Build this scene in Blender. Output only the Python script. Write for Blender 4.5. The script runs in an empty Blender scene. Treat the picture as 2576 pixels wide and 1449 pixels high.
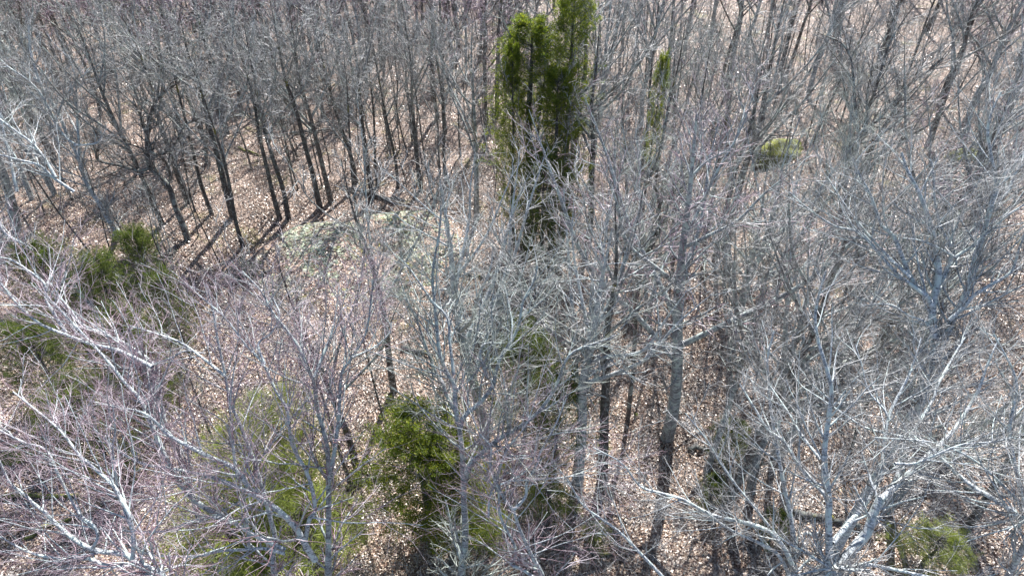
import bpy, math, random
import numpy as np
from mathutils import Vector

# ------------------------------------------------------------------ camera, sky, sun
scene = bpy.context.scene
W, FPX, PITCH, CAM_H = 2576.0, 1717.0, math.radians(38.3), 18.0
CAM = np.array([0.0, 0.0, CAM_H])
cam_data = bpy.data.cameras.new("camera")
cam_data.sensor_width = 36.0; cam_data.lens = 24.0
cam_data.clip_start = 0.05; cam_data.clip_end = 2000
cam = bpy.data.objects.new("camera", cam_data)
scene.collection.objects.link(cam)
cam.location = CAM; cam.rotation_euler = (math.pi/2 - PITCH, 0, 0)
scene.camera = cam

SUN_EL, SUN_AZ = math.radians(50), math.radians(12)      # azimuth measured from +Y towards +X
world = bpy.data.worlds.new("World"); scene.world = world; world.use_nodes = True
wn = world.node_tree; wn.nodes.clear()
sky = wn.nodes.new("ShaderNodeTexSky"); sky.sky_type = 'NISHITA'; sky.sun_disc = False
sky.sun_elevation = SUN_EL; sky.sun_rotation = SUN_AZ
bg = wn.nodes.new("ShaderNodeBackground"); bg.inputs[1].default_value = 0.08
wo = wn.nodes.new("ShaderNodeOutputWorld")
wn.links.new(sky.outputs[0], bg.inputs[0]); wn.links.new(bg.outputs[0], wo.inputs[0])
sun_data = bpy.data.lights.new("sun", 'SUN'); sun_data.energy = 5.0; sun_data.angle = math.radians(0.5)
sun_data.color = (1.0, 0.97, 0.93)
sun = bpy.data.objects.new("sun", sun_data); scene.collection.objects.link(sun)
sd = Vector((math.sin(SUN_AZ)*math.cos(SUN_EL), math.cos(SUN_AZ)*math.cos(SUN_EL), math.sin(SUN_EL)))
sun.rotation_euler = sd.to_track_quat('Z', 'Y').to_euler()
sun.location = (20, 60, 60)
scene.view_settings.view_transform = 'Standard'; scene.view_settings.look = 'None'
scene.view_settings.gamma = 1.0; scene.view_settings.exposure = 1.55
scene.cycles.max_bounces = 5; scene.cycles.diffuse_bounces = 3; scene.cycles.glossy_bounces = 1
scene.cycles.transmission_bounces = 1; scene.cycles.transparent_max_bounces = 4

COL = scene.collection
UPV = np.array([0.0, math.sin(PITCH), math.cos(PITCH)])
FWD = np.array([0.0, math.cos(PITCH), -math.sin(PITCH)])

def ray(px, py):
    return np.array([(px-1288)/FPX, 0, 0]) + UPV*(-(py-724.5)/FPX) + FWD
def at(px, py, Y):                                        # the point of the view ray at forward distance Y
    d = ray(px, py); return CAM + d*(Y/d[1])

# ------------------------------------------------------------------ terrain height
def smooth(a, b, x):
    t = np.clip((x-a)/(b-a), 0, 1); return t*t*(3-2*t)
def ground_z(x, y):
    x = np.asarray(x, float); y = np.asarray(y, float)
    z = 0.35*np.sin(x*0.13+1.0)*np.cos(y*0.11) + 0.22*np.sin(x*0.31+y*0.23) + 0.12*np.sin(x*0.7-y*0.55+2)
    z += 0.05*np.sin(x*1.9+0.4*y)*np.sin(y*1.7-0.3*x)
    z += 1.2*smooth(30, 80, y)*smooth(-5, 30, x) - 1.0*smooth(32, 60, y)*smooth(5, -30, x)
    return z
def ground_hit(px, py):
    d = ray(px, py); t = -CAM_H/d[2]
    for _ in range(6):
        p = CAM + d*t; t = -(CAM_H-float(ground_z(p[0], p[1])))/d[2]
    return CAM + d*t

# ------------------------------------------------------------------ mesh helpers
def new_mesh(name, V, F4=None, F3=None, uv=None, matidx=None, mats=(), smooth_shade=True, attrs=None):
    me = bpy.data.meshes.new(name)
    V = np.ascontiguousarray(V, dtype=np.float32)
    loops, starts = [], []
    n4 = 0 if F4 is None else len(F4); n3 = 0 if F3 is None else len(F3)
    me.vertices.add(len(V)); me.vertices.foreach_set("co", V.ravel())
    li = np.concatenate([a.ravel() for a in (F4, F3) if a is not None and len(a)]).astype(np.int32)
    st = np.concatenate([np.arange(n4)*4, n4*4+np.arange(n3)*3]).astype(np.int32)
    me.loops.add(len(li)); me.loops.foreach_set("vertex_index", li)
    me.polygons.add(n4+n3); me.polygons.foreach_set("loop_start", st)
    if matidx is not None: me.polygons.foreach_set("material_index", matidx.astype(np.int32))
    if smooth_shade: me.polygons.foreach_set("use_smooth", np.ones(n4+n3, bool))
    if uv is not None:
        l = me.uv_layers.new(name="UVMap"); l.data.foreach_set("uv", uv[li].astype(np.float32).ravel())
    for k, a in (attrs or {}).items():
        at_ = me.attributes.new(k, 'FLOAT', 'POINT'); at_.data.foreach_set("value", a.astype(np.float32))
    for m in mats: me.materials.append(m)
    me.update(calc_edges=True)
    return me

def norm(v): return v/np.maximum(np.linalg.norm(v, axis=-1, keepdims=True), 1e-9)

def tubes(groups):
    """groups: (P[N,Q,3], R[N,Q], sides, material index) -> arrays for new_mesh"""
    Vs, Fs, UVs, Ms, Ts, off = [], [], [], [], [], 0
    for P, R, S, mi in groups:
        N, Q, _ = P.shape
        if N == 0: continue
        T = norm(np.gradient(P, axis=1))
        mean = norm(P[:, -1]-P[:, 0])
        ref = np.where(np.abs(mean[:, 2:3]) < 0.8, np.array([[0, 0, 1.0]]), np.array([[1.0, 0.2, 0]]))[:, None, :]
        U = norm(np.cross(T, np.broadcast_to(ref, T.shape))); Bn = np.cross(T, U)
        a = np.arange(S)*2*np.pi/S
        ring = U[:, :, None, :]*np.cos(a)[None, None, :, None] + Bn[:, :, None, :]*np.sin(a)[None, None, :, None]
        V = P[:, :, None, :] + ring*R[:, :, None, None]
        L = np.concatenate([np.zeros((N, 1)), np.cumsum(np.linalg.norm(np.diff(P, axis=1), axis=2), axis=1)], 1)
        L = L + (np.arange(N)*1.37 % 50)[:, None]
        uv = np.stack([np.broadcast_to(L[:, :, None], (N, Q, S)), np.broadcast_to(np.abs(a/np.pi-1), (N, Q, S))*1.0], -1)
        tint = np.broadcast_to(((np.arange(N)*0.618) % 1.0)[:, None, None], (N, Q, S))
        idx = np.arange(N*Q*S).reshape(N, Q, S)+off
        A = idx[:, :-1, :]; Bq = np.roll(A, -1, axis=2); C = np.roll(idx[:, 1:, :], -1, axis=2); D = idx[:, 1:, :]
        f = np.stack([A, Bq, C, D], -1).reshape(-1, 4)
        Vs.append(V.reshape(-1, 3)); Fs.append(f); UVs.append(uv.reshape(-1, 2)); Ms.append(np.full(len(f), mi)); Ts.append(tint.reshape(-1))
        off += N*Q*S
    return np.concatenate(Vs), np.concatenate(Fs), np.concatenate(UVs), np.concatenate(Ms), np.concatenate(Ts)

def tube_mesh(name, groups, mats):
    V, F, UV, M, T = tubes(groups)
    return new_mesh(name, V, F4=F, uv=UV, matidx=M, mats=mats, attrs={"tint": T})

def interp(P, R, t):
    """P[N,Q,3], R[N,Q], t[N,K] in 0..1 -> points, radii, tangents"""
    N, Q, _ = P.shape
    s = np.clip(t, 0, 0.9999)*(Q-1); i = s.astype(int); f = (s-i)[..., None]
    n = np.arange(N)[:, None]
    a, b = P[n, i], P[n, i+1]
    return a*(1-f)+b*f, R[n, i]*(1-f[..., 0])+R[n, i+1]*f[..., 0], norm(b-a)

def grow(P, R, K, rng, t0=0.2, t1=1.0, ang=(30, 60), lf=(0.35, 0.6), lfix=None, Q=6, wander=0.12, trop=0.06, rf=0.6,
         rmin=0.003, tip=0.4, taper_len=0.5, lens=None):
    """grow K children from every parent"""
    N = len(P)
    if N == 0: return np.zeros((0, Q, 3)), np.zeros((0, Q))
    t = t0 + (t1-t0)*(np.arange(K)[None, :]+rng.random((N, K)))/K
    p, r, T = interp(P, R, t)
    plen = np.linalg.norm(np.diff(P, axis=1), axis=2).sum(1)[:, None]
    if lfix is not None: L = rng.uniform(*lfix, (N, K))*np.clip(plen/1.0, 0.5, 1.0)
    else: L = rng.uniform(*lf, (N, K))*plen
    L = L*(1-taper_len*t)
    a = np.radians(rng.uniform(*ang, (N, K)))
    rv = rng.normal(size=(N, K, 3)); side = norm(rv-(rv*T).sum(-1, keepdims=True)*T)
    d = norm(T*np.cos(a)[..., None]+side*np.sin(a)[..., None])
    p, r, d, L = p.reshape(-1, 3), r.reshape(-1), d.reshape(-1, 3), L.reshape(-1)
    pts = [p]
    for q in range(Q-1):
        d = norm(d + rng.normal(size=d.shape)*wander + np.array([0, 0, trop]))
        p = p + d*(L/(Q-1))[:, None]; pts.append(p)
    C = np.stack(pts, 1)
    r0 = np.maximum(r*rf, rmin)
    RR = r0[:, None]*np.linspace(1, tip, Q)[None, :]
    return C, np.maximum(RR, rmin*0.55)

def catmull(pts, n):
    pts = np.asarray(pts, float); m = len(pts)
    ext = np.vstack([2*pts[0]-pts[1], pts, 2*pts[-1]-pts[-2]])
    out = []
    for s in np.linspace(0, m-1-1e-6, n):
        i = int(s); f = s-i; a, b, c, d = ext[i:i+4]
        out.append(0.5*((2*b)+(-a+c)*f+(2*a-5*b+4*c-d)*f*f+(-a+3*b-3*c+d)*f**3))
    return np.array(out)

# ------------------------------------------------------------------ materials
def nodes(name):
    m = bpy.data.materials.new(name); m.use_nodes = True
    nt = m.node_tree; b = nt.nodes["Principled BSDF"]
    return m, nt, b
def ramp(nt, fac, stops):
    r = nt.nodes.new("ShaderNodeValToRGB"); e = r.color_ramp.elements
    while len(e) > 1: e.remove(e[-1])
    e[0].position, e[0].color = stops[0][0], (*stops[0][1], 1)
    for p, c in stops[1:]:
        k = e.new(p); k.color = (*c, 1)
    nt.links.new(fac, r.inputs[0]); return r.outputs[0]
def noise(nt, vec, scale, detail=3, rough=0.6):
    n = nt.nodes.new("ShaderNodeTexNoise"); n.inputs["Scale"].default_value = scale
    n.inputs["Detail"].default_value = detail; n.inputs["Roughness"].default_value = rough
    nt.links.new(vec, n.inputs["Vector"]); return n.outputs[0]
def mapping(nt, vec, scale):
    m = nt.nodes.new("ShaderNodeMapping"); m.inputs["Scale"].default_value = scale
    nt.links.new(vec, m.inputs["Vector"]); return m.outputs[0]
def mixc(nt, fac, a, b, mode='MIX'):
    m = nt.nodes.new("ShaderNodeMix"); m.data_type = 'RGBA'; m.blend_type = mode
    for s, v in ((0, fac), (6, a), (7, b)):
        if isinstance(v, bpy.types.NodeSocket): nt.links.new(v, m.inputs[s])
        else: m.inputs[s].default_value = v if s == 0 else (*v, 1)
    return m.outputs[2]
def bump(nt, b, h, strength, dist=0.02):
    n = nt.nodes.new("ShaderNodeBump"); n.inputs["Strength"].default_value = strength; n.inputs["Distance"].default_value = dist
    nt.links.new(h, n.inputs["Height"]); nt.links.new(n.outputs[0], b.inputs["Normal"])
def tc(nt, out="Object"): return nt.nodes.new("ShaderNodeTexCoord").outputs[out]
def attr(nt, name):
    a = nt.nodes.new("ShaderNodeAttribute"); a.attribute_name = name; return a.outputs["Fac"]

def bark(name, dark, mid, light, lichen, moss=None, rough=0.8):
    m, nt, b = nodes(name)
    uv = mapping(nt, tc(nt, "UV"), (26, 2.2, 1)); band = noise(nt, uv, 1.0, 3, 0.65)
    c = ramp(nt, band, [(0.36, dark), (0.5, mid), (0.62, light)])
    ob = tc(nt, "Object"); pat = noise(nt, ob, 5.5, 4, 0.65)
    f = ramp(nt, pat, [(0.5, (0, 0, 0)), (0.58, (1, 1, 1))])
    c = mixc(nt, f, c, lichen)
    if moss:
        mo = noise(nt, ob, 1.3, 4, 0.7); f2 = ramp(nt, mo, [(0.6, (0, 0, 0)), (0.66, (1, 1, 1))])
        c = mixc(nt, f2, c, moss)
    nt.links.new(c, b.inputs["Base Color"]); b.inputs["Roughness"].default_value = rough
    bump(nt, b, band, 0.5, 0.015); return m
M = {}
M['grey'] = bark("grey_bark", (0.06, 0.065, 0.07), (0.21, 0.225, 0.24), (0.38, 0.40, 0.41), (0.36, 0.42, 0.40))
M['pale'] = bark("pale_bark", (0.07, 0.075, 0.08), (0.30, 0.325, 0.35), (0.55, 0.575, 0.59), (0.44, 0.50, 0.48))
M['limb'] = bark("limb_bark", (0.06, 0.055, 0.05), (0.17, 0.165, 0.16), (0.35, 0.35, 0.34), (0.34, 0.38, 0.35))
M['dark'] = bark("dark_bark", (0.018, 0.015, 0.013), (0.05, 0.043, 0.04), (0.12, 0.11, 0.105), (0.13, 0.14, 0.13), (0.13, 0.12, 0.02))
M['brown'] = bark("brown_bark", (0.03, 0.024, 0.02), (0.09, 0.075, 0.065), (0.17, 0.15, 0.14), (0.24, 0.26, 0.24))
def twig(name, a, b_, c):
    m, nt, b = nodes(name)
    col = ramp(nt, attr(nt, "tint"), [(0.0, a), (0.5, b_), (1.0, c)])
    nt.links.new(col, b.inputs["Base Color"]); b.inputs["Roughness"].default_value = 0.42
    b.inputs["Specular IOR Level"].default_value = 0.6; return m
M['twig_grey'] = twig("grey_twig", (0.06, 0.055, 0.05), (0.27, 0.265, 0.26), (0.60, 0.60, 0.60))
M['twig_red'] = twig("red_twig", (0.10, 0.045, 0.06), (0.30, 0.215, 0.25), (0.60, 0.54, 0.58))
M['twig_green'] = twig("greenish_twig", (0.07, 0.075, 0.055), (0.26, 0.28, 0.25), (0.50, 0.55, 0.50))
def leafmat(name, stops, trans=0.3, scale=3.0):
    m, nt, b = nodes(name)
    c = ramp(nt, attr(nt, "tint"), stops)
    cl = noise(nt, tc(nt, "Object"), scale, 3, 0.6)
    f = ramp(nt, cl, [(0.35, (0.55, 0.6, 0.6)), (0.65, (1.25, 1.2, 1.0))])
    c = mixc(nt, 1.0, c, f, 'MULTIPLY')
    nt.links.new(c, b.inputs["Base Color"]); b.inputs["Roughness"].default_value = 0.55
    tr = nt.nodes.new("ShaderNodeBsdfTranslucent"); nt.links.new(c, tr.inputs[0])
    mx = nt.nodes.new("ShaderNodeMixShader"); mx.inputs[0].default_value = trans
    out = nt.nodes["Material Output"]
    nt.links.new(b.outputs[0], mx.inputs[1]); nt.links.new(tr.outputs[0], mx.inputs[2]); nt.links.new(mx.outputs[0], out.inputs[0])
    return m
M['cedar'] = leafmat("cedar_foliage", [(0, (0.04, 0.08, 0.012)), (0.5, (0.15, 0.21, 0.02)), (1, (0.38, 0.38, 0.03))], 0.6)
M['cedar_dark'] = leafmat("dark_evergreen_foliage", [(0, (0.03, 0.055, 0.015)), (0.55, (0.10, 0.15, 0.025)), (1, (0.28, 0.30, 0.05))], 0.5)
M['pine'] = leafmat("pine_needles", [(0, (0.13, 0.18, 0.03)), (0.6, (0.28, 0.34, 0.07)), (1, (0.48, 0.50, 0.18))], 0.55)
M['litter'] = leafmat("dry_leaf", [(0, (0.07, 0.035, 0.03)), (0.3, (0.22, 0.135, 0.11)), (0.65, (0.42, 0.32, 0.28)), (1, (0.62, 0.54, 0.50))], 0.15, 1.1)
M['litter'].node_tree.nodes["Principled BSDF"].inputs["Roughness"].default_value = 0.38
M['litter'].node_tree.nodes["Principled BSDF"].inputs["Specular IOR Level"].default_value = 1.0

m, nt, b = nodes("tufted_lichen")
c = ramp(nt, attr(nt, "tint"), [(0, (0.12, 0.11, 0.06)), (0.3, (0.24, 0.26, 0.17)), (0.7, (0.34, 0.38, 0.28)), (0.93, (0.46, 0.49, 0.38)), (1, (0.28, 0.26, 0.06))])
nt.links.new(c, b.inputs["Base Color"]); b.inputs["Roughness"].default_value = 0.95
bump(nt, b, noise(nt, tc(nt), 30, 3, 0.7), 0.8, 0.04); M['lichen'] = m

m, nt, b = nodes("forest_floor")
ob = tc(nt, "Object")
v = nt.nodes.new("ShaderNodeTexVoronoi"); v.inputs["Scale"].default_value = 11; nt.links.new(ob, v.inputs["Vector"])
v.inputs["Scale"].default_value = 17
sep = nt.nodes.new("ShaderNodeSeparateColor"); nt.links.new(v.outputs["Color"], sep.inputs[0])
c1 = ramp(nt, sep.outputs[0], [(0, (0.05, 0.03, 0.02)), (0.35, (0.13, 0.08, 0.06)), (0.7, (0.28, 0.20, 0.16)), (1, (0.45, 0.36, 0.30))])
big = noise(nt, ob, 0.35, 4, 0.6)
c1 = mixc(nt, 1.0, c1, ramp(nt, big, [(0.35, (0.6, 0.55, 0.5)), (0.6, (1.0, 1.0, 1.0))]), 'MULTIPLY')
mo = noise(nt, ob, 0.55, 5, 0.7)
c1 = mixc(nt, ramp(nt, mo, [(0.57, (0, 0, 0)), (0.66, (0.85, 0.85, 0.85))]), c1, (0.13, 0.12, 0.035))
nt.links.new(c1, b.inputs["Base Color"]); b.inputs["Roughness"].default_value = 0.6
bump(nt, b, v.outputs["Distance"], 0.8, 0.05); M['floor'] = m

m, nt, b = nodes("lichened_rock")
ob = tc(nt, "Object")
v = nt.nodes.new("ShaderNodeTexVoronoi"); v.inputs["Scale"].default_value = 4.2
wv = nt.nodes.new("ShaderNodeVectorMath"); wv.operation = 'ADD'
nn = nt.nodes.new("ShaderNodeTexNoise"); nn.inputs["Scale"].default_value = 3.0; nt.links.new(ob, nn.inputs["Vector"])
nt.links.new(ob, wv.inputs[0]); nt.links.new(nn.outputs["Color"], wv.inputs[1]); nt.links.new(wv.outputs[0], v.inputs["Vector"])
c = ramp(nt, v.outputs["Distance"], [(0.12, (0.46, 0.48, 0.38)), (0.45, (0.34, 0.34, 0.26)), (0.62, (0.16, 0.13, 0.10))])
p1 = noise(nt, ob, 0.5, 4, 0.65)
c = mixc(nt, ramp(nt, p1, [(0.42, (0, 0, 0)), (0.50, (1, 1, 1))]), c, ramp(nt, noise(nt, ob, 9, 4, 0.7), [(0.35, (0.12, 0.07, 0.05)), (0.5, (0.36, 0.25, 0.19)), (0.65, (0.56, 0.46, 0.38))]))
p2 = noise(nt, ob, 0.8, 4, 0.7)
c = mixc(nt, ramp(nt, p2, [(0.60, (0, 0, 0)), (0.66, (1, 1, 1))]), c, (0.24, 0.22, 0.05))
nt.links.new(c, b.inputs["Base Color"]); b.inputs["Roughness"].default_value = 0.9
bump(nt, b, v.outputs["Distance"], 1.0, -0.12); M['rock'] = m

m, nt, b = nodes("moss")
ob = tc(nt, "Object")
c = ramp(nt, noise(nt, ob, 2.2, 5, 0.75), [(0.35, (0.06, 0.06, 0.04)), (0.46, (0.09, 0.10, 0.025)), (0.70, (0.24, 0.25, 0.04))])
nt.links.new(c, b.inputs["Base Color"]); b.inputs["Roughness"].default_value = 0.95
bump(nt, b, noise(nt, ob, 14, 3, 0.6), 0.8, 0.05); M['moss'] = m

# ------------------------------------------------------------------ objects
def link(name, me, parent=None, loc=None):
    o = bpy.data.objects.new(name, me); COL.objects.link(o)
    if parent is not None: o.parent = parent
    if loc is not None: o.location = loc
    return o
def tag(o, label, cat, group=None, kind=None):
    o['label'] = label; o['category'] = cat
    if group: o['group'] = group
    if kind: o['kind'] = kind
    return o
def root(name, loc, rz=0.0, sc=1.0):
    o = bpy.data.objects.new(name, None); COL.objects.link(o); o.empty_display_size = 0.3
    o.location = [float(q) for q in loc]; o.rotation_euler = (0, 0, rz); o.scale = (sc, sc, sc)
    return o

# ---- ground
def make_ground():
    ys = np.concatenate([np.linspace(-25, 70, 330), np.geomspace(70.5, 900, 60)])
    xs0 = np.linspace(-1, 1, 381); xs = np.sign(xs0)*(60*np.abs(xs0) + 840*np.abs(xs0)**6)
    X, Y = np.meshgrid(xs, ys); Z = ground_z(X, Y)
    rng = np.random.default_rng(4); Z = Z + rng.normal(size=Z.shape)*0.012
    V = np.stack([X, Y, Z], -1).reshape(-1, 3); n, k = X.shape
    i = np.arange(n*k).reshape(n, k)
    F = np.stack([i[:-1, :-1], i[:-1, 1:], i[1:, 1:], i[1:, :-1]], -1).reshape(-1, 4)
    o = link("ground", new_mesh("ground", V, F4=F, mats=[M['floor']])); o['kind'] = 'structure'
    o['label'] = 'forest floor covered with dry brown fallen leaves'
make_ground()

# ---- rocks
def mound(px_outline, name, label, zfun, mat, seed, lumps=0.06):
    pass
RC = at(900, 575, 27.0)
def outcrop_h(x, y):
    cx, cy = -7.2, 26.0
    u = (x-cx)*math.cos(0.42)+(y-cy)*math.sin(0.42); w = -(x-cx)*math.sin(0.42)+(y-cy)*math.cos(0.42)
    rr = np.sqrt((u/5.4)**2+(np.where(w > 0, w/2.4, w/4.6))**2) + 0.07*np.sin(u*1.3+w)+0.05*np.sin(w*2.1-u)
    prof = np.clip(1-rr**2.2, 0, 1)*0.85
    slope = 0.75+0.12*w
    return np.where(rr < 1, prof*np.clip(slope+0.45, 0.2, 2.0), 0.0), rr
def make_outcrop():
    n = 300; xs = np.linspace(-16, 0, n); ys = np.linspace(18, 33, n)
    X, Y = np.meshgrid(xs, ys); h, rr = outcrop_h(X, Y)
    g = ground_z(X, Y)
    lump = 0.035*np.sin(X*5.1+np.sin(Y*4)*1.5)*np.sin(Y*5.7+np.sin(X*3.3)*1.4)+0.02*np.sin(X*11+Y*4)*np.sin(Y*12-X*3)
    Z = g + h*0.85 + lump*np.clip(h*3, 0, 1) - np.where(rr < 1, 0, 0.35) - 0.05*(h <= 0.02)
    V = np.stack([X, Y, Z], -1).reshape(-1, 3)
    i = np.arange(n*n).reshape(n, n); F = np.stack([i[:-1, :-1], i[:-1, 1:], i[1:, 1:], i[1:, :-1]], -1).reshape(-1, 4)
    keep = (rr.reshape(-1)[F] < 1.12).all(1); F = F[keep]
    used = np.unique(F); mp = np.full(n*n, -1); mp[used] = np.arange(len(used))
    o = link("rock_outcrop", new_mesh("rock_outcrop", V[used], F4=mp[F], mats=[M['rock']]))
    global ROCK; ROCK = o
    tag(o, 'low rock outcrop covered with pale green lichen tufts, moss and leaves in the clearing', 'rock')
make_outcrop()
def lichen_tufts():
    rng = np.random.default_rng(8); N = 16000
    X = rng.uniform(-15, -1, N); Y = rng.uniform(19, 32, N); h, rr = outcrop_h(X, Y)
    pat = np.sin(X*1.1+1.5)*np.cos(Y*0.9-0.4)+0.5*np.sin(X*2.3+Y*1.7)+rng.normal(size=N)*0.35
    k = (rr < 0.9) & (pat > 0.0) & (X > -13.5); X, Y, h = X[k], Y[k], h[k]; n = len(X)
    r = rng.uniform(0.05, 0.13, n); A = 7; R_ = 4
    a = np.arange(A)*2*np.pi/A; V = []
    for j in range(R_):
        e = j/R_*np.pi/2; rad = np.cos(e)*(1+rng.normal(size=(n, A))*0.12)
        V.append(np.stack([X[:, None]+r[:, None]*rad*np.cos(a), Y[:, None]+r[:, None]*rad*np.sin(a),
                 (ground_z(X, Y)+h*0.85-0.03)[:, None]+(r*0.5)[:, None]*np.sin(e)*np.ones(A)], -1))
    V = np.stack(V, 1)                                   # n,R,A,3
    top = np.stack([X, Y, ground_z(X, Y)+h*0.85-0.03+r*0.5], -1)
    allV = np.concatenate([V.reshape(-1, 3), top]); idx = np.arange(n*R_*A).reshape(n, R_, A)
    F4 = np.stack([idx[:, :-1], np.roll(idx[:, :-1], -1, 2), np.roll(idx[:, 1:], -1, 2), idx[:, 1:]], -1).reshape(-1, 4)
    t = (n*R_*A+np.arange(n))[:, None]*np.ones(A, int)[None]
    F3 = np.stack([idx[:, -1], np.roll(idx[:, -1], -1, 1), t], -1).reshape(-1, 3)
    tint = np.concatenate([np.repeat(rng.random(n), R_*A), rng.random(n)])
    o = link("lichen_tufts", new_mesh("lichen_tufts", allV, F4=F4, F3=F3, mats=[M['lichen']], attrs={"tint": tint}), ROCK)
    o['kind'] = 'stuff'
lichen_tufts()
def surf_z(x, y):
    h, rr = outcrop_h(np.asarray(x, float), np.asarray(y, float)); return ground_z(x, y)+h*0.85

def boulder(name, p, size, label, mat, seed, group=None, moss_cap=True):
    rng = np.random.default_rng(seed)
    nu, nv = 40, 24
    u = np.linspace(0, 2*np.pi, nu, endpoint=False); v = np.linspace(-0.25, 1, nv)*np.pi/2
    Uu, Vv = np.meshgrid(u, v); d = np.stack([np.cos(Uu)*np.cos(Vv), np.sin(Uu)*np.cos(Vv), np.sin(Vv)], -1)
    r = np.ones(Uu.shape)
    for k in range(9):
        a = rng.normal(size=3)*rng.uniform(1, 5); r += 0.22/np.linalg.norm(a)*np.sin(d@a+rng.uniform(0, 6))
    P = d*r[..., None]*np.array(size)
    i = np.arange(nu*nv).reshape(nv, nu); j = np.roll(i, -1, 1)
    F = np.stack([i[:-1], j[:-1], j[1:], i[1:]], -1).reshape(-1, 4)
    o = link(name, new_mesh(name, P.reshape(-1, 3), F4=F, mats=[mat]), loc=[float(q) for q in p])
    o.rotation_euler[2] = rng.uniform(0, 0.4)
    return tag(o, label, 'boulder', group)
g = ground_hit(1965, 395)
boulder("mossy_boulder", (g[0], g[1]+0.3, g[2]-0.1), (2.3, 1.0, 1.1), 'bright yellow green mossy boulder among the trees on the upper right', M['moss'], 3)
g = ground_hit(2420, 395)
boulder("mossy_boulder", (g[0], g[1], g[2]-0.1), (1.6, 0.8, 0.7), 'low dull mossy boulder near the right edge behind pale branches', M['moss'], 5)
g = ground_hit(20, 1150)
boulder("mossy_boulder", (g[0], g[1], g[2]-0.25), (0.8, 0.6, 0.45), 'yellow mossy boulder in the dark lower left corner', M['moss'], 8)

# ---- leaf litter (nobody could count it)
def leaf_litter():
    rng = np.random.default_rng(11); N = 700000
    py = 1449*np.sqrt(rng.random(N))*1.06-30; px = rng.uniform(-80, 2656, N)
    py = np.where(rng.random(N) < 0.45, rng.uniform(-30, 1500, N), py)
    d = (np.array([1.0, 0, 0])[None]*((px-1288)/FPX)[:, None]) + UPV[None]*(-(py-724.5)/FPX)[:, None] + FWD[None]
    t = -CAM_H/d[:, 2]
    for _ in range(4):
        P = CAM+d*t[:, None]; t = -(CAM_H-surf_z(P[:, 0], P[:, 1]))/d[:, 2]
    P = CAM+d*t[:, None]; z = surf_z(P[:, 0], P[:, 1]); h, rr = outcrop_h(P[:, 0], P[:, 1])
    keep = (rr > 0.72) | (rng.random(N) < 0.4); P, z = P[keep], z[keep]; n = len(P)
    P[:, 2] = z + rng.uniform(0.01, 0.07, n)
    drift = np.sin(P[:, 0]*0.9+np.sin(P[:, 1]*0.7)*2)*np.sin(P[:, 1]*1.1+np.sin(P[:, 0]*0.6)*2)+0.5*np.sin(P[:, 0]*2.7+P[:, 1]*1.9)
    k2 = rng.random(n) < np.clip(0.8+0.5*drift, 0.12, 1); P = P[k2]; n = len(P)
    s = rng.uniform(0.016, 0.042, n)*(1+P[:, 1]/70)
    nrm = norm(np.stack([rng.normal(size=n)*0.45, rng.normal(size=n)*0.45, np.ones(n)], 1))
    rv = rng.normal(size=(n, 3)); a = norm(np.cross(nrm, rv)); b_ = np.cross(nrm, a)
    c = rng.uniform(-0.5, 0.5, n)[:, None]*s[:, None]
    V = np.stack([P-a*s[:, None], P-b_*s[:, None]*0.75+nrm*c, P+a*s[:, None], P+b_*s[:, None]*0.75+nrm*c], 1).reshape(-1, 3)
    i = np.arange(n)*4
    F = np.concatenate([np.stack([i, i+1, i+2], 1), np.stack([i, i+2, i+3], 1)])
    o = link("fallen_leaves", new_mesh("fallen_leaves", V, F3=F, mats=[M['litter']], smooth_shade=False, attrs={"tint": np.repeat(rng.random(n), 4)}))
    o['kind'] = 'stuff'; o['category'] = 'leaves'; o['label'] = 'dry tan and brown fallen leaves scattered over the forest floor'
leaf_litter()

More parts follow.
